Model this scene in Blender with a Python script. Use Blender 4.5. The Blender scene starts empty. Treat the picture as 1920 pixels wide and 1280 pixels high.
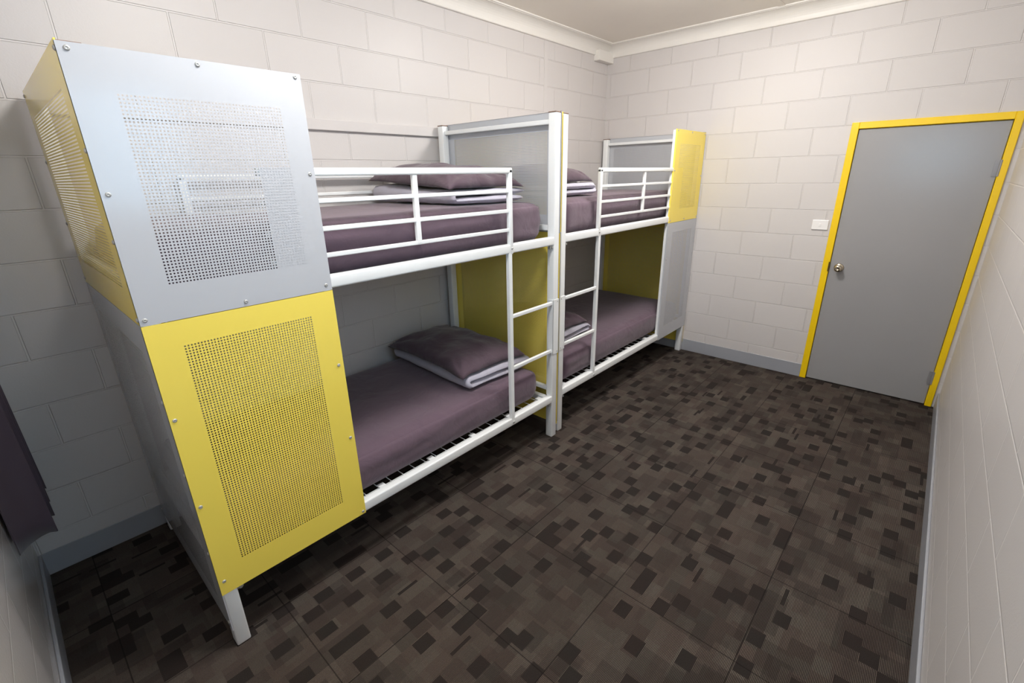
import bpy, bmesh, math, random
import numpy as np
from mathutils import Vector, Matrix, noise

random.seed(7)
S = bpy.context.scene
COL = S.collection

# ------------------------------------------------------------------ camera
cam_data = bpy.data.cameras.new('camera')
cam = bpy.data.objects.new('camera', cam_data)
COL.objects.link(cam)
S.camera = cam
YAW, PITCH, ROLL = 0.7384, -0.3449, -0.0179
fw = Vector((math.cos(PITCH) * math.cos(YAW), math.cos(PITCH) * math.sin(YAW), math.sin(PITCH)))
rt = Vector((math.sin(YAW), -math.cos(YAW), 0))
up = rt.cross(fw)
rr = rt * math.cos(ROLL) + up * math.sin(ROLL)
uu = -rt * math.sin(ROLL) + up * math.cos(ROLL)
M = Matrix((rr, uu, -fw)).transposed().to_4x4()
M.translation = Vector((-0.2232, -1.6678, 1.6978))
cam.matrix_world = M
cam_data.sensor_fit = 'HORIZONTAL'
cam_data.sensor_width = 36.0
cam_data.lens = 865.03 / 1920 * 36.0
cam_data.clip_start = 0.02

# ------------------------------------------------------------------ view, world
S.view_settings.view_transform = 'Standard'
S.view_settings.look = 'None'
S.view_settings.gamma = 1.0
S.view_settings.use_curve_mapping = False
S.view_settings.exposure = 0.0
W = bpy.data.worlds.new('world')
S.world = W
W.use_nodes = True
bgn = W.node_tree.nodes['Background']
bgn.inputs['Color'].default_value = (0.54, 0.77, 1.0, 1)
bgn.inputs['Strength'].default_value = 6.2

# ------------------------------------------------------------------ room sizes (metres)
XN, XF = -0.46, 4.20        # wall behind the camera, door wall
YB, YR = 1.04, -1.944       # wall behind the beds, wall on the right
ZC = 2.838                  # ceiling
LIGHT_POWER = (62.0, 78.0)      # near and far ceiling light


# ================================================================== materials
def lin(r, g, b):
    def f(c):
        c /= 255.0
        return c / 12.92 if c <= 0.04045 else ((c + 0.055) / 1.055) ** 2.4
    return (f(r), f(g), f(b), 1.0)


def new_mat(name):
    m = bpy.data.materials.new(name)
    m.use_nodes = True
    nt = m.node_tree
    return m, nt, nt.nodes['Principled BSDF']


def N(nt, kind, **kw):
    n = nt.nodes.new(kind)
    for k, v in kw.items():
        if hasattr(n, k):
            setattr(n, k, v)
        else:
            n.inputs[k].default_value = v
    return n


def paint(name, col, rough=0.4, bump=0.0, scale=250.0, metallic=0.0, spec=0.5, vary=0.03):
    m, nt, b = new_mat(name)
    L = nt.links.new
    tc = N(nt, 'ShaderNodeTexCoord')
    nz = N(nt, 'ShaderNodeTexNoise')
    nz.inputs['Scale'].default_value = 3.0
    nz.inputs['Detail'].default_value = 3.0
    L(tc.outputs['Object'], nz.inputs['Vector'])
    mx = N(nt, 'ShaderNodeMixRGB', blend_type='MULTIPLY')
    mx.inputs['Fac'].default_value = 1.0
    mx.inputs['Color1'].default_value = col
    rp = N(nt, 'ShaderNodeMapRange')
    rp.inputs['To Min'].default_value = 1.0 - vary
    rp.inputs['To Max'].default_value = 1.0 + vary
    L(nz.outputs['Fac'], rp.inputs['Value'])
    L(rp.outputs['Result'], mx.inputs['Color2'])
    L(mx.outputs['Color'], b.inputs['Base Color'])
    b.inputs['Roughness'].default_value = rough
    b.inputs['Metallic'].default_value = metallic
    b.inputs['Specular IOR Level'].default_value = spec
    if bump > 0:
        n2 = N(nt, 'ShaderNodeTexNoise')
        n2.inputs['Scale'].default_value = scale
        n2.inputs['Detail'].default_value = 2.0
        L(tc.outputs['Object'], n2.inputs['Vector'])
        bp = N(nt, 'ShaderNodeBump')
        bp.inputs['Strength'].default_value = bump
        bp.inputs['Distance'].default_value = 0.002
        L(n2.outputs['Fac'], bp.inputs['Height'])
        L(bp.outputs['Normal'], b.inputs['Normal'])
    return m


def block_wall(name, axis, shift, col, rough=0.36, joint=1.06):
    """painted concrete blocks 400 x 200 mm, stretcher bond, in world metres"""
    m, nt, b = new_mat(name)
    L = nt.links.new
    tc = N(nt, 'ShaderNodeTexCoord')
    sp = N(nt, 'ShaderNodeSeparateXYZ')
    L(tc.outputs['Object'], sp.inputs[0])
    ad = N(nt, 'ShaderNodeMath', operation='ADD')
    ad.inputs[1].default_value = shift + 4.0
    L(sp.outputs['X' if axis == 'x' else 'Y'], ad.inputs[0])
    cb = N(nt, 'ShaderNodeCombineXYZ')
    L(ad.outputs[0], cb.inputs['X'])
    L(sp.outputs['Z'], cb.inputs['Y'])
    br = N(nt, 'ShaderNodeTexBrick')
    br.offset = 0.5
    br.offset_frequency = 2
    br.squash = 1.0
    br.inputs['Scale'].default_value = 1.0
    br.inputs['Brick Width'].default_value = 0.4
    br.inputs['Row Height'].default_value = 0.2
    br.inputs['Mortar Size'].default_value = 0.0045
    br.inputs['Mortar Smooth'].default_value = 0.35
    L(cb.outputs[0], br.inputs['Vector'])
    c2 = tuple(v * 0.965 for v in col[:3]) + (1,)
    br.inputs['Color1'].default_value = col
    br.inputs['Color2'].default_value = c2
    br.inputs['Mortar'].default_value = tuple(min(1.0, v * joint) for v in col[:3]) + (1,)
    L(br.outputs['Color'], b.inputs['Base Color'])
    b.inputs['Roughness'].default_value = rough
    inv = N(nt, 'ShaderNodeMath', operation='SUBTRACT')
    inv.inputs[0].default_value = 1.0
    L(br.outputs['Fac'], inv.inputs[1])
    b1 = N(nt, 'ShaderNodeBump')
    b1.inputs['Strength'].default_value = 0.9
    b1.inputs['Distance'].default_value = 0.006
    L(inv.outputs[0], b1.inputs['Height'])
    nz = N(nt, 'ShaderNodeTexNoise')
    nz.inputs['Scale'].default_value = 160.0
    nz.inputs['Detail'].default_value = 3.0
    L(tc.outputs['Object'], nz.inputs['Vector'])
    b2 = N(nt, 'ShaderNodeBump')
    b2.inputs['Strength'].default_value = 0.16
    b2.inputs['Distance'].default_value = 0.002
    L(nz.outputs['Fac'], b2.inputs['Height'])
    L(b1.outputs['Normal'], b2.inputs['Normal'])
    L(b2.outputs['Normal'], b.inputs['Normal'])
    return m


def carpet():
    m, nt, b = new_mat('carpet_tiles')
    L = nt.links.new
    tc = N(nt, 'ShaderNodeTexCoord')
    sp = N(nt, 'ShaderNodeSeparateXYZ')
    L(tc.outputs['Object'], sp.inputs[0])

    def math_(op, a, bb=None, c=None):
        n = N(nt, 'ShaderNodeMath', operation=op)
        for i, v in enumerate((a, bb, c)):
            if v is None:
                continue
            if isinstance(v, (int, float)):
                n.inputs[i].default_value = v
            else:
                L(v, n.inputs[i])
        return n.outputs[0]

    X, Y = sp.outputs['X'], sp.outputs['Y']

    def wn(u, v, w):
        cb = N(nt, 'ShaderNodeCombineXYZ')
        L(u, cb.inputs[0]); L(v, cb.inputs[1]); cb.inputs[2].default_value = w
        n = N(nt, 'ShaderNodeTexWhiteNoise', noise_dimensions='3D')
        L(cb.outputs[0], n.inputs['Vector'])
        return n

    def cells(cx, cy, seed, jit=True):
        v = math_('FLOOR', math_('DIVIDE', Y, cy))
        u0 = math_('DIVIDE', X, cx)
        if jit:
            r1 = N(nt, 'ShaderNodeTexWhiteNoise', noise_dimensions='1D')
            L(math_('ADD', v, seed * 17.3), r1.inputs['W'])
            u0 = math_('ADD', u0, math_('MULTIPLY', math_('FLOOR', math_('MULTIPLY', r1.outputs['Value'], 4.0)), 0.25))
        u = math_('FLOOR', u0)
        return wn(u, v, seed)

    small = cells(0.074, 0.0556, 1.0)
    big = cells(0.148, 0.0834, 2.0)
    huge = cells(0.2, 0.1668, 3.0)
    thin = cells(0.10, 0.0139, 4.0)
    # each larger cell holds at most one dark block, in one of its four quarters
    bv = math_('DIVIDE', Y, 0.112)
    rj = N(nt, 'ShaderNodeTexWhiteNoise', noise_dimensions='1D')
    L(math_('FLOOR', bv), rj.inputs['W'])
    bu = math_('ADD', math_('DIVIDE', X, 0.150), math_('MULTIPLY', math_('FLOOR', math_('MULTIPLY', rj.outputs['Value'], 4.0)), 0.25))
    pick = wn(math_('FLOOR', bu), math_('FLOOR', bv), 6.0)
    spc = N(nt, 'ShaderNodeSeparateXYZ')
    L(pick.outputs['Color'], spc.inputs[0])
    qu = math_('LESS_THAN', math_('ABSOLUTE', math_('SUBTRACT', math_('FRACT', bu), math_('MULTIPLY_ADD', math_('GREATER_THAN', spc.outputs[0], 0.5), 0.5, 0.25))), 0.25)
    qv = math_('LESS_THAN', math_('ABSOLUTE', math_('SUBTRACT', math_('FRACT', bv), math_('MULTIPLY_ADD', math_('GREATER_THAN', spc.outputs[1], 0.5), 0.5, 0.25))), 0.25)
    dark = math_('MULTIPLY', math_('MULTIPLY', qu, qv), math_('LESS_THAN', spc.outputs[2], 0.66))
    # a second, paler set of blocks
    cv = math_('DIVIDE', math_('ADD', Y, 0.037), 0.0834)
    rk = N(nt, 'ShaderNodeTexWhiteNoise', noise_dimensions='1D')
    L(math_('ADD', math_('FLOOR', cv), 91.7), rk.inputs['W'])
    cu = math_('ADD', math_('DIVIDE', X, 0.112), math_('MULTIPLY', math_('FLOOR', math_('MULTIPLY', rk.outputs['Value'], 4.0)), 0.25))
    mid = wn(math_('FLOOR', cu), math_('FLOOR', cv), 8.0)
    ismid = math_('LESS_THAN', mid.outputs['Value'], 0.30)
    darkthin = math_('LESS_THAN', thin.outputs['Value'], 0.008)
    isdark = math_('MAXIMUM', dark, darkthin)
    # stripes run along the room; the pitch is that of the tufting
    st = math_('SINE', math_('MULTIPLY', Y, 2 * math.pi / 0.0047))
    st = math_('MULTIPLY_ADD', st, 0.5, 0.5)
    st = math_('POWER', st, 1.5)
    amp = math_('MULTIPLY_ADD', big.outputs['Value'], 0.45, 0.60)
    amp = math_('MULTIPLY', amp, math_('MULTIPLY_ADD', small.outputs['Value'], 0.36, 0.70))
    amp = math_('MULTIPLY', amp, math_('MULTIPLY_ADD', huge.outputs['Value'], 0.25, 0.88))
    st = math_('MULTIPLY', st, amp)
    st = math_('MULTIPLY', st, math_('SUBTRACT', 1.0, math_('MULTIPLY', ismid, 0.36)))
    st = math_('MULTIPLY', st, math_('SUBTRACT', 1.0, isdark))
    st = math_('ADD', st, math_('MULTIPLY', isdark, 0.05))
    mx = N(nt, 'ShaderNodeMixRGB')
    mx.inputs['Color1'].default_value = lin(35, 30, 29)
    mx.inputs['Color2'].default_value = lin(114, 104, 96)
    L(st, mx.inputs['Fac'])
    # warm or cool tint from cell to cell
    tint = N(nt, 'ShaderNodeMixRGB')
    tint.inputs['Color1'].default_value = (1.05, 0.98, 0.96, 1)
    tint.inputs['Color2'].default_value = (0.96, 1.0, 0.98, 1)
    L(small.outputs['Value'], tint.inputs['Fac'])
    mu = N(nt, 'ShaderNodeMixRGB', blend_type='MULTIPLY')
    mu.inputs['Fac'].default_value = 1.0
    L(mx.outputs[0], mu.inputs['Color1']); L(tint.outputs[0], mu.inputs['Color2'])
    # speckle
    nz = N(nt, 'ShaderNodeTexNoise')
    nz.inputs['Scale'].default_value = 420.0
    L(tc.outputs['Object'], nz.inputs['Vector'])
    sk = N(nt, 'ShaderNodeMapRange')
    sk.inputs['From Min'].default_value = 0.3; sk.inputs['From Max'].default_value = 0.7
    sk.inputs['To Min'].default_value = 0.72; sk.inputs['To Max'].default_value = 1.28
    L(nz.outputs['Fac'], sk.inputs['Value'])
    m2 = N(nt, 'ShaderNodeMixRGB', blend_type='MULTIPLY')
    m2.inputs['Fac'].default_value = 1.0
    L(mu.outputs[0], m2.inputs['Color1']); L(sk.outputs[0], m2.inputs['Color2'])
    # tile seams each half metre
    def seam(c, off):
        fr = math_('FRACT', math_('DIVIDE', math_('ADD', c, off), 0.5))
        return math_('LESS_THAN', math_('ABSOLUTE', math_('SUBTRACT', fr, 0.5)), 0.0042)
    sm = math_('MAXIMUM', seam(X, 5.05), seam(Y, 5.20))
    m3 = N(nt, 'ShaderNodeMixRGB')
    m3.inputs['Color2'].default_value = lin(26, 22, 21)
    L(math_('MULTIPLY', sm, 0.75), m3.inputs['Fac']); L(m2.outputs[0], m3.inputs['Color1'])
    L(m3.outputs[0], b.inputs['Base Color'])
    b.inputs['Roughness'].default_value = 0.95
    b.inputs['Specular IOR Level'].default_value = 0.12
    bp = N(nt, 'ShaderNodeBump')
    bp.inputs['Strength'].default_value = 0.35
    bp.inputs['Distance'].default_value = 0.003
    L(st, bp.inputs['Height'])
    L(bp.outputs['Normal'], b.inputs['Normal'])
    return m


def fabric(name, col, rough=0.85, wrinkle=0.25, sheen=0.25):
    m, nt, b = new_mat(name)
    L = nt.links.new
    tc = N(nt, 'ShaderNodeTexCoord')
    nz = N(nt, 'ShaderNodeTexNoise')
    nz.inputs['Scale'].default_value = 700.0
    L(tc.outputs['Object'], nz.inputs['Vector'])
    w = N(nt, 'ShaderNodeTexNoise')
    w.inputs['Scale'].default_value = 7.0
    w.inputs['Detail'].default_value = 4.0
    w.inputs['Distortion'].default_value = 0.8
    L(tc.outputs['Object'], w.inputs['Vector'])
    rp = N(nt, 'ShaderNodeMapRange')
    rp.inputs['To Min'].default_value = 0.88; rp.inputs['To Max'].default_value = 1.12
    L(nz.outputs['Fac'], rp.inputs['Value'])
    mx = N(nt, 'ShaderNodeMixRGB', blend_type='MULTIPLY')
    mx.inputs['Fac'].default_value = 1.0
    mx.inputs['Color1'].default_value = col
    L(rp.outputs[0], mx.inputs['Color2'])
    L(mx.outputs[0], b.inputs['Base Color'])
    b.inputs['Roughness'].default_value = rough
    b.inputs['Specular IOR Level'].default_value = 0.25
    b.inputs['Sheen Weight'].default_value = sheen
    b.inputs['Sheen Roughness'].default_value = 0.5
    b1 = N(nt, 'ShaderNodeBump')
    b1.inputs['Strength'].default_value = wrinkle
    b1.inputs['Distance'].default_value = 0.03
    L(w.outputs['Fac'], b1.inputs['Height'])
    b2 = N(nt, 'ShaderNodeBump')
    b2.inputs['Strength'].default_value = 0.15
    b2.inputs['Distance'].default_value = 0.001
    L(nz.outputs['Fac'], b2.inputs['Height'])
    L(b1.outputs[0], b2.inputs['Normal'])
    L(b2.outputs[0], b.inputs['Normal'])
    return m


WALLC = lin(209, 204, 202)
M_WALL_L = block_wall('painted_blocks_bed_wall', 'x', 0.25, WALLC, 0.45)
M_WALL_F = block_wall('painted_blocks_door_wall', 'y', 0.0, WALLC, 0.55)
M_WALL_R = block_wall('painted_blocks_right_wall', 'x', 0.2, WALLC, 0.34, 1.28)  # paler joints: the grazing highlight along them is put into the mortar colour
M_WALL_N = block_wall('painted_blocks_window_wall', 'y', 0.1, WALLC, 0.13)
M_PLAIN = paint('wall_paint', WALLC, 0.4, 0.1)
M_CEIL = paint('ceiling_paint', lin(242, 236, 226), 0.6)
M_CORN = paint('cornice_paint', lin(232, 228, 222), 0.45)
M_BASE = paint('skirting_paint', lin(158, 160, 166), 0.3, 0.05)
M_CARPET = carpet()
M_WHITE = paint('white_powder_coat', lin(238, 240, 240), 0.28, 0.03, 900)
M_GREY = paint('pale_grey_powder_coat', lin(189, 191, 196), 0.13, 0.03, 900, vary=0.01)
M_YEL = paint('yellow_powder_coat', lin(250, 225, 98), 0.12, 0.03, 900, vary=0.01)
M_DOORY = paint('yellow_gloss_paint', lin(248, 208, 20), 0.28, 0.06, 60)
M_DOOR = paint('grey_door_paint', lin(156, 155, 156), 0.20, 0.10, 40)
M_STEEL = paint('zinc_screw', lin(188, 188, 186), 0.5, metallic=0.6)
M_NICKEL = paint('satin_nickel', lin(190, 180, 162), 0.22, metallic=1.0)
M_HINGE = paint('painted_hinge', lin(150, 148, 150), 0.35, metallic=0.3)
M_DARKM = paint('dark_strike', lin(90, 72, 40), 0.4, metallic=0.6)
M_CAP = paint('brown_post_cap', lin(128, 100, 84), 0.6)
M_SWITCH = paint('white_plastic', lin(244, 242, 240), 0.25)
M_SHEET = fabric('aubergine_sheet', lin(98, 80, 92), wrinkle=0.26)
M_PILLOW = fabric('aubergine_pillowcase', lin(84, 68, 78), wrinkle=0.42)
M_QUILT = fabric('lilac_grey_quilt', lin(178, 175, 188), wrinkle=0.35)
M_CURT = fabric('plum_curtain', lin(84, 72, 82), wrinkle=0.1)
M_ALU = paint('white_window_frame', lin(225, 226, 228), 0.35)


def make_glass(name, tint):
    m, nt, b = new_mat(name)
    nt.nodes.remove(b)
    out = nt.nodes['Material Output']
    tr = N(nt, 'ShaderNodeBsdfTransparent')
    tr.inputs['Color'].default_value = tint
    gl = N(nt, 'ShaderNodeBsdfGlossy')
    gl.inputs['Roughness'].default_value = 0.02
    fr = N(nt, 'ShaderNodeFresnel')
    fr.inputs['IOR'].default_value = 1.45
    mx = N(nt, 'ShaderNodeMixShader')
    nt.links.new(fr.outputs[0], mx.inputs[0])
    nt.links.new(tr.outputs[0], mx.inputs[1])
    nt.links.new(gl.outputs[0], mx.inputs[2])
    nt.links.new(mx.outputs[0], out.inputs['Surface'])
    return m


M_GLASS = make_glass('window_glass', (0.93, 0.96, 0.96, 1))


def make_emit(name, col, strength):
    m, nt, b = new_mat(name)
    b.inputs['Base Color'].default_value = (0.9, 0.9, 0.88, 1)
    b.inputs['Emission Color'].default_value = col
    b.inputs['Emission Strength'].default_value = strength
    return m


# ================================================================== mesh helpers
class MB:
    def __init__(self):
        self.v, self.f, self.smooth = [], [], []

    def add(self, verts, faces, smooth=False):
        o = len(self.v)
        self.v += [tuple(p) for p in verts]
        self.f += [tuple(i + o for i in f) for f in faces]
        self.smooth += [smooth] * len(faces)
        return self

    def box(self, x0, x1, y0, y1, z0, z1, r=0.0, seg=2):
        x0, x1 = min(x0, x1), max(x0, x1)
        y0, y1 = min(y0, y1), max(y0, y1)
        z0, z1 = min(z0, z1), max(z0, z1)
        bm = bmesh.new()
        bmesh.ops.create_cube(bm, size=1.0)
        for v in bm.verts:
            v.co = Vector(((v.co.x + .5) * (x1 - x0) + x0, (v.co.y + .5) * (y1 - y0) + y0, (v.co.z + .5) * (z1 - z0) + z0))
        if r > 0:
            r = min(r, 0.49 * min(x1 - x0, y1 - y0, z1 - z0))
            bmesh.ops.bevel(bm, geom=bm.edges[:], offset=r, segments=seg, profile=0.5, affect='EDGES')
        bm.verts.index_update()
        self.add([v.co for v in bm.verts], [[v.index for v in f.verts] for f in bm.faces], r > 0 and seg > 2)
        bm.free()
        return self

    def cyl(self, a, b, r, n=12, r2=None):
        a, b = Vector(a), Vector(b)
        d = (b - a).normalized()
        t = d.orthogonal().normalized()
        s = d.cross(t)
        r2 = r if r2 is None else r2
        vs = []
        for p, q in ((a, r), (b, r2)):
            for i in range(n):
                an = 2 * math.pi * i / n
                vs.append(p + (t * math.cos(an) + s * math.sin(an)) * q)
        fs = [(i, (i + 1) % n, n + (i + 1) % n, n + i) for i in range(n)]
        fs += [tuple(reversed(range(n))), tuple(range(n, 2 * n))]
        return self.add(vs, fs, False)

    def lathe(self, base, axis, prof, n=24):
        """prof: list of (distance along axis, radius)"""
        base, d = Vector(base), Vector(axis).normalized()
        t = d.orthogonal().normalized()
        s = d.cross(t)
        vs, fs = [], []
        for h, r in prof:
            for i in range(n):
                an = 2 * math.pi * i / n
                vs.append(base + d * h + (t * math.cos(an) + s * math.sin(an)) * max(r, 1e-5))
        for k in range(len(prof) - 1):
            for i in range(n):
                j = (i + 1) % n
                fs.append((k * n + i, k * n + j, (k + 1) * n + j, (k + 1) * n + i))
        return self.add(vs, fs, True)

    def extrude_profile(self, prof, p0, p1, plane):
        """closed profile (list of 2-tuples) swept straight from p0 to p1; plane maps (a,b) to a vector"""
        n = len(prof)
        vs = [Vector(p0) + plane(a, b) for a, b in prof] + [Vector(p1) + plane(a, b) for a, b in prof]
        fs = [(i, (i + 1) % n, n + (i + 1) % n, n + i) for i in range(n)]
        fs += [tuple(reversed(range(n))), tuple(range(n, 2 * n))]
        return self.add(vs, fs)

    def build(self, name, mat, parent=None):
        me = bpy.data.meshes.new(name)
        me.from_pydata(self.v, [], self.f)
        me.polygons.foreach_set('use_smooth', self.smooth)
        me.materials.append(mat)
        bm = bmesh.new()
        bm.from_mesh(me)
        bmesh.ops.recalc_face_normals(bm, faces=bm.faces[:])
        bm.to_mesh(me)
        bm.free()
        me.update()
        o = bpy.data.objects.new(name, me)
        COL.objects.link(o)
        if parent is not None:
            o.parent = parent
            o.matrix_parent_inverse = Matrix.Identity(4)
            ROOT = parent
            while ROOT.parent:
                ROOT = ROOT.parent
            # vertices are given in world metres: bring them into the thing's own frame
            off = ROOT.location
            me.transform(Matrix.Translation(-off))
        return o


def rebase(o, origin):
    """put a top-level mesh's origin at its base"""
    o.data.transform(Matrix.Translation(-Vector(origin)))
    o.location = origin


def thing(name, label, cat, loc, group=None):
    o = bpy.data.objects.new(name, None)
    o.empty_display_size = 0.1
    COL.objects.link(o)
    o.location = loc
    o['label'] = label
    o['category'] = cat
    if group:
        o['group'] = group
    return o


def tag(o, label, cat, group=None):
    o['label'] = label
    o['category'] = cat
    if group:
        o['group'] = group
    return o


def struct(o, label, cat):
    o['kind'] = 'structure'
    o['label'] = label
    o['category'] = cat
    return o


# ================================================================== the room
T = 0.12
struct(MB().box(XN - T, XF + T, YR - T, YB + T, -0.1, 0.0).build('floor', M_CARPET),
       'dark striped and chequered carpet tile floor', 'floor')
struct(MB().box(XN - T, XF + T, YR - T, YB + T, ZC, ZC + 0.1).build('ceiling', M_CEIL),
       'plain warm off-white flat ceiling', 'ceiling')
struct(MB().box(XN - T, XF + T, YB, YB + T, 0, ZC).build('wall_left', M_WALL_L),
       'pale painted block wall behind the bunk beds', 'wall')
VX0, VX1, VZ0, VZ1 = -0.32, 0.80, 1.50, 2.25       # window in it, to the right of the camera
w = MB()
w.box(XN - T, VX0, YR - T, YR, 0, ZC)
w.box(VX1, XF + T, YR - T, YR, 0, ZC)
w.box(VX0, VX1, YR - T, YR, 0, VZ0)
w.box(VX0, VX1, YR - T, YR, VZ1, ZC)
struct(w.build('wall_right', M_WALL_R), 'pale painted block wall along the right edge', 'wall')
win2 = thing('window_2', 'white framed window in the right wall beside the camera', 'window', ((VX0 + VX1) / 2, YR - T, VZ0))
win2['kind'] = 'structure'
w = MB()
gy0, gy1 = YR - T + 0.01, YR - T + 0.06
w.box(VX0, VX1, gy0, gy1, VZ0, VZ0 + 0.05, 0.004)
w.box(VX0, VX1, gy0, gy1, VZ1 - 0.05, VZ1, 0.004)
for xx in (VX0, (VX0 + VX1) / 2 - 0.02, VX1 - 0.04):
    w.box(xx, xx + 0.04, gy0, gy1, VZ0, VZ1, 0.004)
w.build('window_frame', M_ALU, win2)
MB().box(VX0 + 0.04, VX1 - 0.04, gy0 + 0.02, gy0 + 0.026, VZ0 + 0.05, VZ1 - 0.05).build('window_pane', M_GLASS, win2)
# door wall with its opening
DY0, DY1, DZ = -1.042, -1.918, 2.018      # outside of the door frame
w = MB()
w.box(XF, XF + T, DY0, YB, 0, ZC)
w.box(XF, XF + T, DY1, DY0, DZ, ZC)
w.box(XF, XF + T, YR, DY1, 0, ZC)
struct(w.build('wall_far', M_WALL_F), 'pale painted block wall holding the grey door', 'wall')
# window wall behind the camera with its opening
WY0, WY1, WZ0, WZ1 = -1.86, -0.95, 1.50, 2.25
w = MB()
w.box(XN - T, XN, YR, WY0, 0, ZC)
w.box(XN - T, XN, WY1, YB, 0, ZC)
w.box(XN - T, XN, WY0, WY1, 0, WZ0)
w.box(XN - T, XN, WY0, WY1, WZ1, ZC)
struct(w.build('wall_near', M_WALL_N), 'glossy painted block wall beneath the curtain at left edge', 'wall')
win = thing('window_1', 'white framed window behind the camera', 'window', (XN - T, (WY0 + WY1) / 2, WZ0))
win['kind'] = 'structure'
w = MB()
fx0, fx1 = XN - T + 0.01, XN - T + 0.06
w.box(fx0, fx1, WY0, WY1, WZ0, WZ0 + 0.05, 0.004)
w.box(fx0, fx1, WY0, WY1, WZ1 - 0.05, WZ1, 0.004)
for yy in (WY0, (WY0 + WY1) / 2 - 0.025, WY1 - 0.05):
    w.box(fx0, fx1, yy, yy + 0.05, WZ0, WZ1, 0.004)
w.build('window_frame', M_ALU, win)
MB().box(fx0 + 0.02, fx0 + 0.026, WY0 + 0.05, WY1 - 0.05, WZ0 + 0.05, WZ1 - 0.05).build('window_pane', M_GLASS, win)

# skirting: flat painted boards
H = 0.117
bt = 0.006
struct(MB().box(XN, XF, YB - bt, YB, 0, H, 0.002, 1).build('baseboard_left', M_BASE), 'grey skirting under the bunk bed wall', 'skirting')
struct(MB().box(XF - bt, XF, DY0, YB - bt, 0, H, 0.002, 1).build('baseboard_far', M_BASE), 'grey skirting left of the door', 'skirting')
struct(MB().box(XN, XF, YR, YR + 0.012, 0, H, 0.004, 2).build('baseboard_right', M_BASE), 'grey skirting under the right wall', 'skirting')
struct(MB().box(XN, XN + 0.012, YR + 0.012, YB - bt, 0, H, 0.004, 2).build('baseboard_near', M_BASE), 'grey skirting under the curtain wall', 'skirting')

# cornice: lip on the wall, cove, bead on the ceiling
CD = 0.105
prof = [(0, 0), (0.014, 0.0), (0.018, 0.004), (0.018, 0.018)]
for k in range(0, 9):
    a = math.radians(90) * k / 8
    prof.append((CD - 0.012 - (CD - 0.030) * math.cos(a), 0.018 + (CD - 0.030) * math.sin(a)))
prof += [(CD - 0.012, CD - 0.010), (CD, CD - 0.008), (CD, CD), (0, CD)]
zb = ZC - CD
struct(MB().extrude_profile(prof, (XN, YB, zb), (XF, YB, zb), lambda a, b: Vector((0, -a, b))).build('trim_1', M_CORN), 'white cove cornice above the bunk bed wall', 'cornice')
struct(MB().extrude_profile(prof, (XF, YR, zb), (XF, YB, zb), lambda a, b: Vector((-a, 0, b))).build('trim_2', M_CORN), 'white cove cornice above the door wall', 'cornice')
struct(MB().extrude_profile(prof, (XN, YR, zb), (XF, YR, zb), lambda a, b: Vector((0, a, b))).build('trim_3', M_CORN), 'white cove cornice above the right wall', 'cornice')
struct(MB().extrude_profile(prof, (XN, YR, zb), (XN, YB, zb), lambda a, b: Vector((a, 0, b))).build('trim_4', M_CORN), 'white cove cornice above the curtain wall', 'cornice')
# ceiling sheet joint cover
struct(MB().box(XN, XF - CD, -0.495, -0.445, ZC - 0.005, ZC, 0.002, 1).build('trim_5', M_CEIL), 'flat cover strip on the ceiling sheet joint', 'cover strip')
# painted batten on the wall over the near bunk
struct(MB().box(0.06, 2.02, YB - 0.022, YB, 1.957, 2.014, 0.003, 2).build('trim_6', M_PLAIN), 'wall coloured batten fixed behind the near bunk', 'batten')
# movement joint cover on the bed wall
struct(MB().box(3.205, 3.25, YB - 0.003, YB, H, zb).build('trim_7', M_PLAIN), 'vertical joint strip on the bunk bed wall', 'joint strip')
# small boxed end under the cornice in the corner
struct(MB().box(XF - 0.25, XF, YB - 0.062, YB, 2.688, 2.772, 0.003, 2).build('trim_8', M_CORN), 'small white box under the cornice in the corner', 'box')

# ------------------------------------------------------------------ door
door = bpy.data.objects.new('door_1', None)
COL.objects.link(door)
door.location = (XF, (DY0 + DY1) / 2, 0)
struct(door, 'grey flush door in a yellow frame', 'door')
FW = 0.046
xf0, xf1 = XF - 0.012, XF + 0.10
w = MB()
w.box(xf0, xf1, DY0 - FW, DY0, 0, DZ, 0.003, 1)
w.box(xf0, xf1, DY1, DY1 + FW - 0.006, 0, DZ, 0.003, 1)
w.box(xf0, xf1, DY1 + FW - 0.006, DY0 - FW, DZ - FW + 0.002, DZ, 0.003, 1)
w.box(XF + 0.044, XF + 0.10, DY0 - FW - 0.016, DY0 - FW + 0.002, 0, DZ, 0.001, 1)
w.box(XF + 0.044, XF + 0.10, DY1 + FW - 0.008, DY1 + FW + 0.012, 0, DZ, 0.001, 1)
w.box(XF + 0.044, XF + 0.10, DY1 + FW, DY0 - FW, DZ - FW - 0.016, DZ - FW + 0.004, 0.001, 1)
w.box(XF + 0.044, XF + 0.10, DY1 + FW, DY0 - FW, 0, 0.02)
w.build('door_frame', M_DOORY, door)['label'] = 'yellow painted door frame'
LY0, LY1 = DY0 - FW - 0.003, DY1 + FW - 0.003
leaf = MB().box(XF + 0.004, XF + 0.042, LY1, LY0, 0.008, DZ - FW - 0.002, 0.002, 1).build('door_leaf', M_DOOR, door)
leaf['label'] = 'grey flush door leaf'
kb = MB()
kp = (XF + 0.004, -1.153, 0.968)
kb.lathe(kp, (-1, 0, 0), [(0, 0), (0, 0.034), (0.004, 0.034), (0.009, 0.028), (0.012, 0.014), (0.026, 0.013), (0.032, 0.020),
                          (0.040, 0.0265), (0.050, 0.0275), (0.058, 0.024), (0.062, 0.014), (0.062, 0.011), (0.058, 0.010), (0.058, 0)], 28)
knob = kb.build('door_knob', M_NICKEL, leaf)
knob['label'] = 'round brushed metal door knob'
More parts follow.
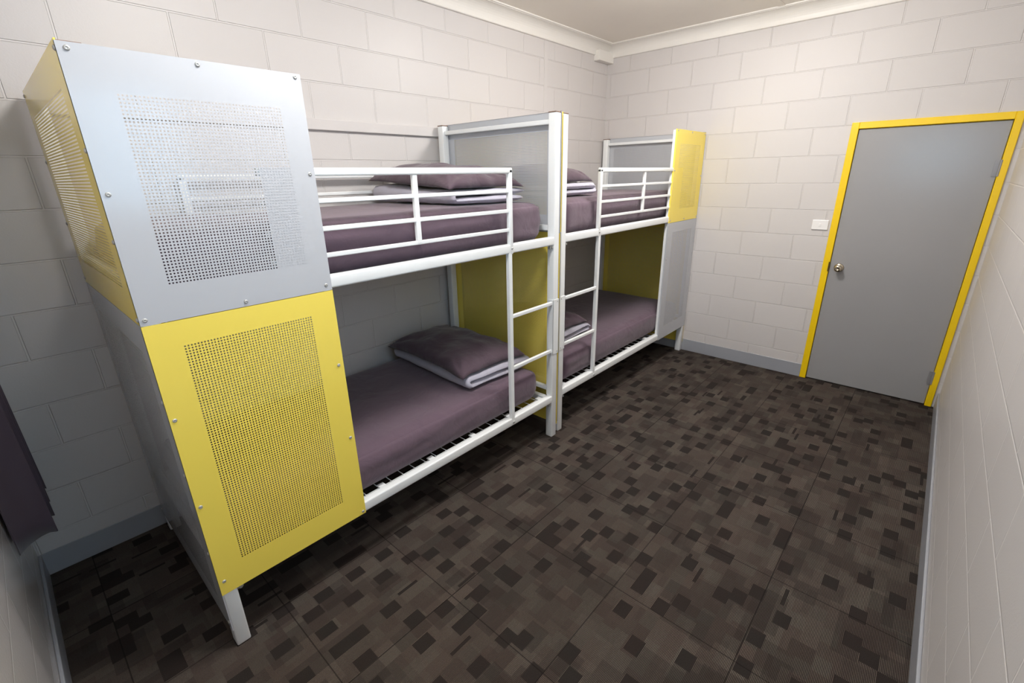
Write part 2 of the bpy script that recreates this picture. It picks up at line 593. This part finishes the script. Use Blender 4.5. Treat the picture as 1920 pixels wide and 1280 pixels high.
for zz in (1.69, 0.224):
    h = MB()
    h.box(XF - 0.003, XF + 0.003, LY1 - 0.004, LY1 + 0.024, zz - 0.05, zz + 0.05)
    h.cyl((XF - 0.008, LY1 - 0.004, zz - 0.05), (XF - 0.008, LY1 - 0.004, zz + 0.05), 0.007, 10)
    for dz in (-0.03, 0.0, 0.03):
        h.cyl((XF - 0.0045, LY1 + 0.014, zz + dz), (XF - 0.002, LY1 + 0.014, zz + dz), 0.0035, 8)
    h.build('hinge', M_HINGE, door)
MB().box(XF - 0.0135, XF - 0.010, DY0 - FW - 0.001, DY0 - FW + 0.007, 0.935, 1.01).build('strike_plate', M_DARKM, door)

# ------------------------------------------------------------------ light switch
sw = thing('light_switch', 'white rectangular light switch on block wall left of the door', 'light switch', (XF, -0.968, 1.29))
MB().box(XF - 0.010, XF, -1.024, -0.914, 1.253, 1.327, 0.003, 2).build('switch_plate', M_SWITCH, sw)
MB().box(XF - 0.0135, XF - 0.010, -0.977, -0.961, 1.279, 1.301, 0.0015, 2).build('rocker', M_SWITCH, sw)

# ------------------------------------------------------------------ ceiling light (out of the picture, lights the room)
for lx, power, tone, lab in ((0.72, LIGHT_POWER[0], (1.0, 0.985, 0.965, 1), 'round white ceiling light nearer the curtain'),
                             (2.75, LIGHT_POWER[1], (1.0, 0.975, 0.945, 1), 'round white ceiling light nearer the door')):
    ly = -0.52
    lt = thing('ceiling_light', lab, 'ceiling light', (lx, ly, ZC))
    MB().lathe((lx, ly, ZC), (0, 0, -1), [(0, 0), (0, 0.225), (0.03, 0.225), (0.034, 0.215), (0.034, 0)], 40).build('light_base', M_SWITCH, lt)
    MB().lathe((lx, ly, ZC - 0.03), (0, 0, -1), [(0.003, 0.190), (0.03, 0.205), (0.065, 0.200), (0.10, 0.17), (0.125, 0.11), (0.135, 0.05), (0.137, 0.0)], 40).build(
        'diffuser', make_emit('lit_diffuser', tone, power), lt)


# ================================================================== bunk beds
def perforated(org, ua, va, na, wid, hei, region, pitch, dia, flange=0.012, nseg=8):
    """sheet-metal tray: a flat face org + u*ua + v*va with a field of punched holes and edges folded back along na"""
    org, ua, va, na = (np.array(a, float) for a in (org, ua, va, na))
    u0, u1, v0, v1 = region
    nu, nv = max(1, int(round((u1 - u0) / pitch))), max(1, int(round((v1 - v0) / pitch)))
    us, vs = np.linspace(u0, u1, nu + 1), np.linspace(v0, v1, nv + 1)
    G = np.stack(np.meshgrid(us, vs, indexing='ij'), -1).reshape(-1, 2)          # corners
    cx, cy = (us[:-1] + us[1:]) / 2, (vs[:-1] + vs[1:]) / 2
    Cc = np.stack(np.meshgrid(cx, cy, indexing='ij'), -1).reshape(-1, 1, 2)
    an = np.deg2rad(22.5 + 45 * np.arange(8))
    ring = np.stack([np.cos(an), np.sin(an)], -1)[None] * dia / 2
    Hh = (Cc + ring).reshape(-1, 2)
    ii, jj = np.meshgrid(np.arange(nu), np.arange(nv), indexing='ij')
    ii, jj = ii.ravel(), jj.ravel()
    c = [ii * (nv + 1) + jj, (ii + 1) * (nv + 1) + jj, (ii + 1) * (nv + 1) + jj + 1, ii * (nv + 1) + jj + 1]   # bl br tr tl
    hb = len(G) + np.arange(nu * nv) * 8
    # ring order: 0:22 1:67 2:112 3:157 4:202 5:247 6:292 7:337 degrees
    quads = np.concatenate([np.stack([c[0], c[1], hb + 6, hb + 5], -1), np.stack([c[1], c[2], hb + 0, hb + 7], -1),
                            np.stack([c[2], c[3], hb + 2, hb + 1], -1), np.stack([c[3], c[0], hb + 4, hb + 3], -1)])
    tris = np.concatenate([np.stack([c[0], hb + 5, hb + 4], -1), np.stack([c[1], hb + 7, hb + 6], -1),
                           np.stack([c[2], hb + 1, hb + 0], -1), np.stack([c[3], hb + 3, hb + 2], -1)])
    P2 = np.concatenate([G, Hh])
    nb = len(P2)
    extra = [(0, 0), (wid, 0), (wid, hei), (0, hei), (u0, v0), (u1, v0), (u1, v1), (u0, v1)]
    P2 = np.concatenate([P2, np.array(extra)])
    P = org + P2[:, :1] * ua + P2[:, 1:] * va
    back = org + np.array(extra[:4])[:, :1] * ua + np.array(extra[:4])[:, 1:] * va + na * flange
    P = np.concatenate([P, back])
    e = nb
    border = [(e, e + 1, e + 5, e + 4), (e + 1, e + 2, e + 6, e + 5), (e + 2, e + 3, e + 7, e + 6), (e + 3, e, e + 4, e + 7)]
    bk = nb + 8
    border += [(e + i, e + (i + 1) % 4, bk + (i + 1) % 4, bk + i) for i in range(4)]
    m = MB()
    m.v = [tuple(p) for p in P.tolist()]
    m.f = [tuple(q) for q in quads.tolist()] + [tuple(t) for t in tris.tolist()] + border
    m.smooth = [False] * len(m.f)
    return m


def build_sheet(m, name, mat, parent):
    """like MB.build, without the (slow) normal pass on a big perforated sheet"""
    me = bpy.data.meshes.new(name)
    me.from_pydata(m.v, [], m.f)
    me.materials.append(mat)
    r = parent
    while r.parent:
        r = r.parent
    me.transform(Matrix.Translation(-r.location))
    o = bpy.data.objects.new(name, me)
    COL.objects.link(o)
    o.parent = parent
    return o


HT, HM, HB = 2.022, 1.300, 0.261       # panel top, panel joint, front panel bottom
D = 1.0                                # bed depth
PW = 0.052                             # post width
SCREW_MESH = {}


def screw_at(parent, p, n):
    """pan head screw: one shared mesh per direction"""
    key = tuple(n)
    root = parent
    while root.parent:
        root = root.parent
    if key not in SCREW_MESH:
        m = MB()
        m.lathe((0, 0, 0), n, [(0, 0.0068), (0.0015, 0.0066), (0.003, 0.0048), (0.0038, 0.0028), (0.0024, 0.0022), (0.0024, 0)], 12)
        me = bpy.data.meshes.new('screw')
        me.from_pydata(m.v, [], m.f)
        me.polygons.foreach_set('use_smooth', m.smooth)
        me.materials.append(M_STEEL)
        SCREW_MESH[key] = me
    o = bpy.data.objects.new('screw', SCREW_MESH[key])
    COL.objects.link(o)
    o.parent = parent
    o.location = Vector(p) - root.location
    return o


def bolt(parent, p, n, r=0.009):
    m = MB()
    m.lathe(p, n, [(0, 0), (0, r), (0.003, r), (0.006, r * 0.75), (0.0075, r * 0.4), (0.006, r * 0.3), (0.006, 0)], 14)
    return m.build('bolt', M_STEEL, parent)


def bunk(x_panel, x_open, y0, label, group):
    """x_panel: end that carries the front panels; x_open: ladder end"""
    sg = 1 if x_open > x_panel else -1
    Lb = abs(x_open - x_panel)
    k = Lb / 2.047
    X = lambda u: x_panel + sg * u * k            # stretched positions
    XE = lambda u: x_open - sg * u                # from the ladder end
    XP = lambda u: x_panel + sg * u               # from the panel end
    y1 = y0 + D
    xc = (x_panel + x_open) / 2
    r = thing('bunk_bed', label, 'bunk bed', (xc, (y0 + y1) / 2, 0), group)
    # posts with their caps
    for xa, xb in ((XP(0.002), XP(PW)), (XE(0.002), XE(PW))):
        for ya, yb in ((y0, y0 + PW), (y1 - PW, y1)):
            p = MB().box(xa, xb, ya, yb, 0, HT - 0.003, 0.006, 3).build('corner_post', M_WHITE, r)
            MB().box(xa, xb, ya, yb, HT - 0.003, HT + 0.002, 0.001, 1).build('post_cap', M_CAP, p)['label'] = 'thin brown post cap'
    # slim upright at the inner edge of the front panels
    MB().box(XP(0.565), XP(0.594), y0 + 0.003, y0 + 0.033, 0.31, HT - 0.005, 0.004, 2).build('panel_upright', M_WHITE, r)
    # long rails: front and back, lower and upper
    for z0_, z1_ in ((0.262, 0.313), (1.305, 1.354)):
        for ya, yb in ((y0 + 0.001, y0 + 0.042), (y1 - 0.042, y1 - 0.001)):
            MB().box(XP(PW - 0.003), XE(PW - 0.012), ya, yb, z0_, z1_, 0.008, 4).build('side_rail', M_WHITE, r)
        # rails across the ends of the bed base
        for xe in (XP(0.055), XE(0.090)):
            MB().box(xe, xe + 0.035 * sg, y0 + 0.043, y1 - 0.043, z0_ + 0.01, z1_ if z1_ < 1 else 1.322, 0.006, 2).build('base_end_rail', M_WHITE, r)
    # end frame rails
    for xe in (XP(0.012), XE(0.012)):
        for za, zb_ in ((0.335, 0.365), (1.385, 1.418), (1.962, 1.988)):
            MB().box(xe, xe + (sg if xe == XP(0.012) else -sg) * 0.026, y0 + PW, y1 - PW, za, zb_, 0.005, 2).build('end_rail', M_WHITE, r)
    # wire base with clips
    for zw in (0.300, 1.316):
        m = MB()
        ys = np.linspace(y0 + 0.056, y1 - 0.056, 12)
        for yy in ys:
            m.cyl((XP(0.06), yy, zw), (XE(0.06), yy, zw), 0.0022, 6)
        nx = int(Lb / 0.075)
        for q in range(nx + 1):
            xx = XP(0.075 + q * (Lb - 0.16) / nx)
            m.cyl((xx, y0 + 0.035, zw + 0.004), (xx, y1 - 0.035, zw + 0.004), 0.0022, 6)
        wb = m.build('wire_base', M_WHITE, r)
        nclip = 6
        for q in range(nclip):
            xx = X(0.42 + q * 0.30)
            if abs(xx - x_panel) < Lb - 0.08:
                MB().box(xx - 0.018, xx + 0.018, y0 + 0.030, y0 + 0.072, zw + 0.003, zw + 0.011, 0.002, 1).build('clip', M_WHITE, wb)
    # front guard rail
    ug = 1.636
    g = MB()
    g.box(XP(0.40), X(ug), y0, y0 + 0.026, 1.708, 1.736, 0.006, 3)
    g.box(X(ug) - sg * 0.026, X(ug), y0, y0 + 0.026, 1.30, 1.730, 0.006, 3)
    gr = g.build('guard_rail', M_WHITE, r)
    MB().box(XP(0.415), XP(0.592), y0 - 0.0014, y0 - 0.0004, 1.365, 1.735).build('guard_plate', M_GREY if sg > 0 else M_YEL, gr)
    for za, zb_ in ((1.615, 1.632), (1.516, 1.534), (1.420, 1.437)):
        MB().box(XP(0.40), X(ug) - sg * 0.02, y0 + 0.005, y0 + 0.021, za, zb_, 0.003, 2).build('guard_bar', M_WHITE, gr)
    MB().box(X(1.017), X(1.041), y0 + 0.004, y0 + 0.022, 1.425, 1.712, 0.003, 2).build('guard_upright', M_WHITE, gr)
    bolt(gr, (X(ug) - sg * 0.012, y0 + 0.002, 1.332), (0, -1, 0), 0.007)
    # rear guard rail by the wall
    g = MB()
    ra, rb = X(0.42), X(1.63) if sg > 0 else X(0.47)
    if sg < 0:
        ra, rb = X(0.47), X(1.68)
    yy0, yy1 = y1 - 0.028, y1 - 0.004
    g.box(ra, rb, yy0, yy1, 1.700, 1.728, 0.006, 3)
    g.box(ra, ra + sg * 0.028, yy0, yy1, 1.345, 1.725, 0.006, 3)
    g.box(rb - sg * 0.028, rb, yy0, yy1, 1.345, 1.725, 0.006, 3)
    rg = g.build('rear_guard_rail', M_WHITE, r)
    MB().box(ra, rb, yy0 + 0.004, yy1 - 0.004, 1.608, 1.626, 0.003, 2).build('guard_bar', M_WHITE, rg)
    # ladder: one stile, two rungs, a channel clasping the post
    us = 1.626
    l = MB().box(X(us) - sg * 0.026, X(us), y0 + 0.001, y0 + 0.027, 0.300, 1.318, 0.004, 2)
    lad = l.build('ladder', M_WHITE, r)
    for zr in (0.949, 0.634):
        MB().box(X(us) - sg * 0.002, XE(PW - 0.004), y0 + 0.004, y0 + 0.022, zr - 0.011, zr + 0.011, 0.004, 2).build('ladder_rung', M_WHITE, lad)
    bk = MB()
    bk.box(XE(-0.001), XE(PW + 0.004), y0 - 0.003, y0, 0.610, 0.972, 0.001, 1)
    bk.box(XE(PW), XE(PW + 0.004), y0 - 0.003, y0 + 0.034, 0.610, 0.972, 0.001, 1)
    br = bk.build('ladder_bracket', M_WHITE, lad)
    for zz in (0.625, 0.957):
        screw_at(br, (XE(0.012), y0 - 0.003, zz), (0, -1, 0)).scale = (0.6, 0.6, 0.6)
    bolt(lad, (X(us) - sg * 0.012, y0 + 0.001, 0.285), (0, -1, 0), 0.009)
    # pads that bolt the rails to the posts
    for xe in (XP(PW + 0.012), XE(PW + 0.012)):
        for zz in (0.262, 1.305):
            m = MB()
            m.box(xe - 0.011, xe + 0.011, y0 + 0.010, y0 + 0.03, zz - 0.022, zz, 0.003, 1)
            m.cyl((xe, y0 + 0.002, zz - 0.011), (xe, y0 + 0.012, zz - 0.011), 0.006, 10)
            m.build('rail_bolt', M_STEEL, r)
    # ---- panels
    ox = x_panel
    ux = (sg, 0, 0)
    P = 0.0091
    f_up = build_sheet(perforated((ox, y0 - 0.002, HM + 0.001), ux, (0, 0, 1), (0, 1, 0), 0.595, HT - HM - 0.001,
                                  (0.092, 0.514, 0.107, 0.617), P, 0.0053 if sg > 0 else 0.0040), 'upper_front_panel', M_GREY if sg > 0 else M_YEL, r)
    f_lo = build_sheet(perforated((ox, y0 - 0.002, HB), ux, (0, 0, 1), (0, 1, 0), 0.595, HM - HB - 0.001,
                                  (0.088, 0.500, 0.114, 0.958), P, 0.0054 if sg > 0 else 0.0040), 'lower_front_panel', M_YEL if sg > 0 else M_GREY, r)
    g_l, y_l = 'pale grey perforated steel panel', 'yellow perforated steel panel'
    f_up['label'], f_lo['label'] = (g_l, y_l) if sg > 0 else (y_l, g_l)
    ys_ = y0 - 0.002
    for u_, z_ in ((0.02, 2.008), (0.298, 2.010), (0.577, 2.012), (0.016, 1.668), (0.577, 1.715), (0.014, 1.317), (0.290, 1.317), (0.573, 1.322)):
        screw_at(f_up, (XP(u_), ys_, z_), (0, -1, 0))
    for u_, z_ in ((0.574, 0.996), (0.576, 0.662), (0.582, 0.275), (0.014, 0.986), (0.014, 0.652), (0.018, 0.318)):
        screw_at(f_lo, (XP(u_), ys_, z_), (0, -1, 0))
    # end panels sit outside the posts
    for end, xe, nx_ in (('panel', XP(0), -sg), ('open', XE(0), sg)):
        hm = HM if end == 'panel' else 1.372
        c_up, c_lo = (M_YEL, M_GREY) if ((end == 'panel') == (sg > 0)) else (M_GREY, M_YEL)
        back = (-nx_, 0, 0)
        o_ = 0.0 if end == 'panel' else 0.004 * nx_
        e_up = build_sheet(perforated((xe + o_, y0, hm + 0.001), (0, 1, 0), (0, 0, 1), back, D, HT - hm + 0.004,
                                      (0.10, 0.90, 0.10, HT - hm - 0.09), P, 0.0053, 0.004), 'upper_end_panel', c_up, r)
        e_lo = build_sheet(perforated((xe + o_, y0, 0.085), (0, 1, 0), (0, 0, 1), back, D, hm - 0.086,
                                      (0.10, 0.90, 0.10, hm - 0.185), P, 0.0053, 0.004), 'lower_end_panel', c_lo, r)
        e_up['label'] = y_l if c_up is M_YEL else g_l
        e_lo['label'] = y_l if c_lo is M_YEL else g_l
        for yy in (0.015, 0.985):
            for z_ in (2.008, 1.777, 1.543, 1.318):
                screw_at(e_up, (xe + o_, y0 + yy, z_ + (hm - HM) * (1 if z_ < 1.4 else 0)), (nx_, 0, 0))
            for z_ in (1.05, 0.78, 0.45, 0.12):
                screw_at(e_lo, (xe + o_, y0 + yy, z_), (nx_, 0, 0))
    return r


BX1a, BX1b = 0.0, 2.047
BX2a, BX2b = 4.190, 2.083
Y1, Y2 = 0.0, 0.015
bunk(BX1a, BX1b, Y1, 'near white steel bunk bed with grey over yellow perforated front panels', 'white steel bunk beds along the left wall')
bunk(BX2a, BX2b, Y2, 'far white steel bunk bed by the door wall with yellow over grey front panels', 'white steel bunk beds along the left wall')


# ================================================================== bedding
def grid_box(lx, ly, lz, r, n):
    """surface grid of a box with rounded edges, base centre at the origin"""
    def ticks(l, k):
        t = [-l / 2, -l / 2 + r * 0.08, -l / 2 + r * 0.3, -l / 2 + r * 0.6, -l / 2 + r]
        inner = np.linspace(-l / 2 + r, l / 2 - r, k)[1:-1].tolist()
        return t + inner + [-a for a in reversed(t)]
    xs, ys, zs = ticks(lx, n[0]), ticks(ly, n[1]), ticks(lz, n[2])
    idx, verts, faces = {}, [], []

    def vid(a, b, c):
        key = (a, b, c)
        if key not in idx:
            p = np.array([xs[a], ys[b], zs[c]])
            q = np.clip(p, [-lx / 2 + r, -ly / 2 + r, -lz / 2 + r], [lx / 2 - r, ly / 2 - r, lz / 2 - r])
            d = p - q
            nrm = np.linalg.norm(d)
            if nrm > 1e-9:
                p = q + d / nrm * r
            idx[key] = len(verts)
            verts.append(p + np.array([0, 0, lz / 2]))
        return idx[key]
    A, B, Cn = len(xs), len(ys), len(zs)
    for a in range(A - 1):
        for b in range(B - 1):
            faces.append((vid(a, b, 0), vid(a, b + 1, 0), vid(a + 1, b + 1, 0), vid(a + 1, b, 0)))
            faces.append((vid(a, b, Cn - 1), vid(a + 1, b, Cn - 1), vid(a + 1, b + 1, Cn - 1), vid(a, b + 1, Cn - 1)))
        for c in range(Cn - 1):
            faces.append((vid(a, 0, c), vid(a + 1, 0, c), vid(a + 1, 0, c + 1), vid(a, 0, c + 1)))
            faces.append((vid(a, B - 1, c), vid(a, B - 1, c + 1), vid(a + 1, B - 1, c + 1), vid(a + 1, B - 1, c)))
    for b in range(B - 1):
        for c in range(Cn - 1):
            faces.append((vid(0, b, c), vid(0, b, c + 1), vid(0, b + 1, c + 1), vid(0, b + 1, c)))
            faces.append((vid(A - 1, b, c), vid(A - 1, b + 1, c), vid(A - 1, b + 1, c + 1), vid(A - 1, b, c + 1)))
    return verts, faces


def soft(name, verts, faces, mat, loc, rot=0.0, parent=None):
    me = bpy.data.meshes.new(name)
    me.from_pydata([tuple(v) for v in verts], [], faces)
    me.polygons.foreach_set('use_smooth', [True] * len(faces))
    me.materials.append(mat)
    o = bpy.data.objects.new(name, me)
    COL.objects.link(o)
    o.location = loc
    o.rotation_euler = (0, 0, rot)
    if parent:
        o.parent = parent
    return o


def mattress(cx, cy, z, lx, ly, lz, seed, label):
    vs, fs = grid_box(lx, ly, lz, 0.055, (60, 30, 8))
    out = []
    for p in vs:
        x, y, zz = p
        t = zz / lz
        # fitted sheet: sides pull in under the edge, corners pinch
        pin = 0.012 * max(0.0, 1 - t / 0.55) ** 1.5
        ex = abs(x) / (lx / 2)
        ey = abs(y) / (ly / 2)
        if ex > 0.9:
            x -= math.copysign(pin * (ex - 0.9) / 0.1, x)
        if ey > 0.9:
            y -= math.copysign(pin * (ey - 0.9) / 0.1, y)
        side = max(max(0, (ey - 0.93) / 0.07), max(0, (ex - 0.96) / 0.04))
        n1 = noise.noise(Vector((x * 3.0 + seed, y * 3, zz * 20)))
        n2 = noise.noise(Vector((x * 9.0 + seed * 2, y * 9, zz * 30 + 5)))
        bulge = math.sin(math.pi * min(1, max(0, t))) * 0.010
        if ey > 0.93:
            y += math.copysign(side * (bulge + 0.007 * n1 + 0.003 * n2), y)
        if ex > 0.96:
            x += math.copysign(side * (bulge + 0.006 * n1 + 0.003 * n2), x)
        if t > 0.9:
            zz += 0.005 * noise.noise(Vector((x * 2 + seed, y * 3, 0))) - 0.010 * (max(ex, ey) ** 8)
        # drag creases running off the corners
        cr = max(0, ex - 0.86) / 0.14
        if cr > 0 and ey > 0.85:
            y += math.copysign(0.004 * cr * math.sin((zz + (1 - ex) * 0.9) * 110 + seed), y)
        out.append((x, y, zz))
    o = soft('mattress', out, fs, M_SHEET, (cx, cy, z))
    tag(o, label, 'mattress', 'mattresses in aubergine fitted sheets')
    return o


def settle(o, on):
    """lower o onto the object it lies on until it just touches"""
    def field(ob, mat, top):
        d = {}
        for v in ob.data.vertices:
            p = mat @ v.co
            for da in (-1, 0, 1):
                for db in (-1, 0, 1):
                    k = (int(p.x / 0.014) + da, int(p.y / 0.014) + db)
                    if k not in d or (p.z > d[k]) == top:
                        d[k] = p.z
        return d
    mo = Matrix.Translation(o.location) @ o.rotation_euler.to_matrix().to_4x4()
    mn = Matrix.Translation(on.location) @ on.rotation_euler.to_matrix().to_4x4()
    lo, hi = field(o, mo, False), field(on, mn, True)
    o.location.z += max(hi[k] - lo[k] for k in lo if k in hi) + 0.0005


def pillow(cx, cy, on, lx, ly, h, seed, rot, label, tilt=0.0, roll=0.0):
    nu, nv = 44, 60
    top, bot = {}, {}
    vs, fs = [], []

    def pos(i, j, s):
        u, v = -1 + 2 * i / nu, -1 + 2 * j / nv
        au, av = abs(u), abs(v)
        t = max(0.0, (1 - au ** 2.4) * (1 - av ** 2.6))
        x = lx / 2 * u * (1 - 0.055 * (1 - v * v) * au ** 3)
        y = ly / 2 * v * (1 - 0.045 * (1 - u * u) * av ** 3)
        seam = 0.12 * h * (1 - 0.85 * (au * av) ** 3)
        bottom = seam * (1 - min(1, t * 2.2) ** 0.6)
        body = (h - 0.0) * t ** 0.52
        zz = bottom + (body * (1 - 0.2 * t) + 0.001 if s else 0.0)
        if s:
            edge = (1 - t) ** 0.8
            q = Vector((u * 2.3 + seed, v * 3.0, seed))
            zz += h * (0.13 * noise.noise(q) + 0.05 * noise.noise(q * 2.7) * edge) * min(1, t * 3)
            # creases radiating from the corners
            ang = math.atan2(1 - av, 1 - au)
            rad = math.hypot(1 - av, 1 - au)
            zz += 0.007 * math.sin(ang * 9 + seed) * math.exp(-((rad - 0.3) / 0.22) ** 2)
        x += 0.010 * noise.noise(Vector((v * 3, seed, u * 2)))
        y += 0.012 * noise.noise(Vector((u * 3, seed + 9, v)))
        return (x, y, zz)
    for i in range(nu + 1):
        for j in range(nv + 1):
            top[i, j] = len(vs)
            vs.append(pos(i, j, True))
    for i in range(nu + 1):
        for j in range(nv + 1):
            if i in (0, nu) or j in (0, nv):
                bot[i, j] = top[i, j]
            else:
                bot[i, j] = len(vs)
                vs.append(pos(i, j, False))
    for i in range(nu):
        for j in range(nv):
            fs.append((top[i, j], top[i + 1, j], top[i + 1, j + 1], top[i, j + 1]))
            fs.append((bot[i, j], bot[i, j + 1], bot[i + 1, j + 1], bot[i + 1, j]))
    zmin = min(v[2] for v in vs)
    vs = [(a, b, c - zmin) for a, b, c in vs]
    o = soft('pillow', vs, fs, M_PILLOW, (cx, cy, 0), rot)
    o.rotation_euler = (tilt, roll, rot)
    settle(o, on)
    tag(o, label, 'pillow', 'pillows lying on folded quilts')
    return o


def quilt(cx, cy, z, lx, ly, th, seed, rot, fold_sign, label, hump=0.0):
    """quilt folded in two: the fold on one side, two puffy layers showing on the others"""
    t = th * 0.46
    path = []                      # centre line in (x, z), fold at -x
    zl, zu = t / 2, th - t / 2
    rfold = (zu - zl) / 2
    for q in np.linspace(lx / 2, -lx / 2 + rfold + t / 2, 14):
        path.append((q, zu))
    for q in range(1, 8):
        a = math.pi / 2 + math.pi * q / 8
        path.append((-lx / 2 + rfold + t / 2 + rfold * math.cos(a), (zl + zu) / 2 + rfold * math.sin(a)))
    for q in np.linspace(-lx / 2 + rfold + t / 2, lx / 2 - 0.015, 14):
        path.append((q, zl))
    n = len(path)
    M_ = 40
    ring_n = 2 * n
    vs, fs = [], []
    for s in range(M_ + 1):
        w_ = s / M_
        # rounded ends
        e = min(w_, 1 - w_) * ly
        cap = math.sqrt(max(0.0, 1 - max(0, 1 - e / 0.02) ** 2))
        cap = 0.12 + 0.88 * cap
        y = -ly / 2 + ly * w_
        outer, inner = [], []
        for k, (px, pz) in enumerate(path):
            a = path[max(0, k - 1)]
            b = path[min(n - 1, k + 1)]
            tx, tz = b[0] - a[0], b[1] - a[1]
            l = math.hypot(tx, tz) or 1
            nx, nz = tz / l, -tx / l          # points away from the inside of the fold? fixed below
            endc = min(k, n - 1 - k)
            ec = 0.62 if endc == 0 else (0.95 if endc == 1 else 1.0)
            tt = t / 2 * cap * ec
            wob = noise.noise(Vector((px * 7 + seed, y * 9, pz * 25)))
            wob2 = noise.noise(Vector((px * 14 + seed, y * 22, pz * 40)))
            px2 = px + 0.012 * noise.noise(Vector((y * 5, seed + k * 0.05, 2))) * (1 if endc < 5 or 12 < k < n - 12 else 0.3)
            tt *= 1 + 0.28 * wob + 0.16 * wob2
            dy = 0.014 * noise.noise(Vector((px * 5, seed + 4, pz * 60)))
            outer.append((px2 - nx * tt, y + dy, pz - nz * tt))
            inner.append((px2 + nx * tt, y + dy, pz + nz * tt))
        for p in outer + list(reversed(inner)):
            vs.append((p[0] * fold_sign, p[1], p[2]))
    for s in range(M_):
        for k in range(ring_n):
            a, b = s * ring_n + k, s * ring_n + (k + 1) % ring_n
            fs.append((a, b, b + ring_n, a + ring_n))
    for s in (0, M_):
        for k in range(n - 1):
            fs.append((s * ring_n + k, s * ring_n + k + 1, s * ring_n + ring_n - 2 - k, s * ring_n + ring_n - 1 - k))
    zmin = min(v[2] for v in vs)
    vs = [(a, b, c - zmin) for a, b, c in vs]
    if hump:
        vs = [(a, b, c * (1 + hump * math.exp(-((a * fold_sign + 0.16) / 0.16) ** 2 - ((b - 0.26) / 0.2) ** 2))) for a, b, c in vs]
    o = soft('folded_quilt', vs, fs, M_QUILT, (cx, cy, z), rot)
    bm = bmesh.new()
    bm.from_mesh(o.data)
    bmesh.ops.recalc_face_normals(bm, faces=bm.faces[:])
    bm.to_mesh(o.data)
    bm.free()
    tag(o, label, 'quilt', 'folded quilts under the pillows')
    return o


ZL, ZU = 0.3135, 1.330
MT = 0.215
mattress(0.985, 0.4985, ZL, 1.83, 0.903, MT, 1.0, 'aubergine mattress on the lower bunk of the near bed')
mattress(1.010, 0.5005, ZU, 1.885, 0.885, 0.226, 2.0, 'aubergine mattress on the upper bunk of the near bed')
mattress(3.140, 0.5135, ZL, 1.88, 0.903, MT, 3.0, 'aubergine mattress on the lower bunk of the far bed')
mattress(3.130, 0.5155, ZU, 1.90, 0.885, 0.226, 4.0, 'aubergine mattress on the upper bunk of the far bed')
qz = MT + 0.006
quilt_1 = quilt(1.655, 0.520, ZL + qz, 0.52, 0.80, 0.070, 1.3, math.radians(-3), 1, 'lilac grey quilt folded on the lower bunk of the near bed')
quilt_2 = quilt(1.640, 0.540, ZU + 0.232, 0.52, 0.80, 0.070, 5.7, math.radians(-3), 1, 'lilac grey quilt folded on the upper bunk of the near bed', 0.45)
quilt_3 = quilt(2.480, 0.560, ZL + qz, 0.52, 0.74, 0.070, 9.1, math.radians(2), -1, 'lilac grey quilt folded on the lower bunk of the far bed')
quilt_4 = quilt(2.480, 0.560, ZU + 0.232, 0.52, 0.74, 0.075, 12.4, math.radians(2), -1, 'lilac grey quilt folded on the upper bunk of the far bed')
pillow(1.630, 0.530, quilt_1, 0.52, 0.80, 0.135, 2.2, math.radians(-3), 'dark aubergine pillow on the lower bunk of the near bed')
pillow(1.625, 0.530, quilt_2, 0.53, 0.80, 0.132, 6.4, math.radians(-3), 'aubergine pillow on the upper bunk of the near bed', 0.055, 0.0)
pillow(2.455, 0.570, quilt_3, 0.52, 0.74, 0.125, 3.9, math.radians(2), 'dark aubergine pillow on the lower bunk of the far bed')
pillow(2.455, 0.570, quilt_4, 0.52, 0.74, 0.145, 8.8, math.radians(2), 'aubergine pillow on the upper bunk of the far bed')


# ================================================================== curtain
def curtain():
    ya, yb, zh, zt = 0.53, 0.985, 0.450, 2.285
    nu, nv = 150, 24
    vs, fs = [], []
    for i in range(nu + 1):
        u = i / nu
        y = ya + (yb - ya) * u
        ph = -math.pi / 2 + u * 2 * math.pi * 3.5
        for j in range(nv + 1):
            v = j / nv
            z = zh + (zt - zh) * v
            a = 0.051 * (1 - 0.35 * v)
            x = XN + 0.062 + a * math.sin(ph) + 0.006 * math.sin(ph * 0.9 + v * 3) * math.sin(math.pi * u)
            vs.append((x, y + 0.012 * math.sin(ph * 2 + 1) * (1 - v), z + 0.008 * (1 - v) * math.cos(ph)))
    for i in range(nu):
        for j in range(nv):
            a = i * (nv + 1) + j
            fs.append((a, a + nv + 1, a + nv + 2, a + 1))
    o = soft('curtain', vs, fs, M_CURT, (0, 0, 0))
    s = o.modifiers.new('cloth_thickness', 'SOLIDIFY')
    s.thickness = 0.003
    tag(o, 'dark plum curtain hanging at the left edge by the corner', 'curtain')
    rebase(o, (XN + 0.062, (ya + yb) / 2, zh))
    return o


curtain()
# rod the curtain hangs on
rod = MB()
rod.cyl((XN + 0.066, -1.80, 2.305), (XN + 0.066, 0.74, 2.305), 0.012, 14)
for yy in (-1.70, 0.70):
    rod.cyl((XN, yy, 2.305), (XN + 0.066, yy, 2.305), 0.008, 10)
ro = rod.build('curtain_rod', M_WHITE)
rebase(ro, (XN, -0.5, 2.305))
tag(ro, 'white curtain rod above the window carrying the plum curtain', 'curtain rod')
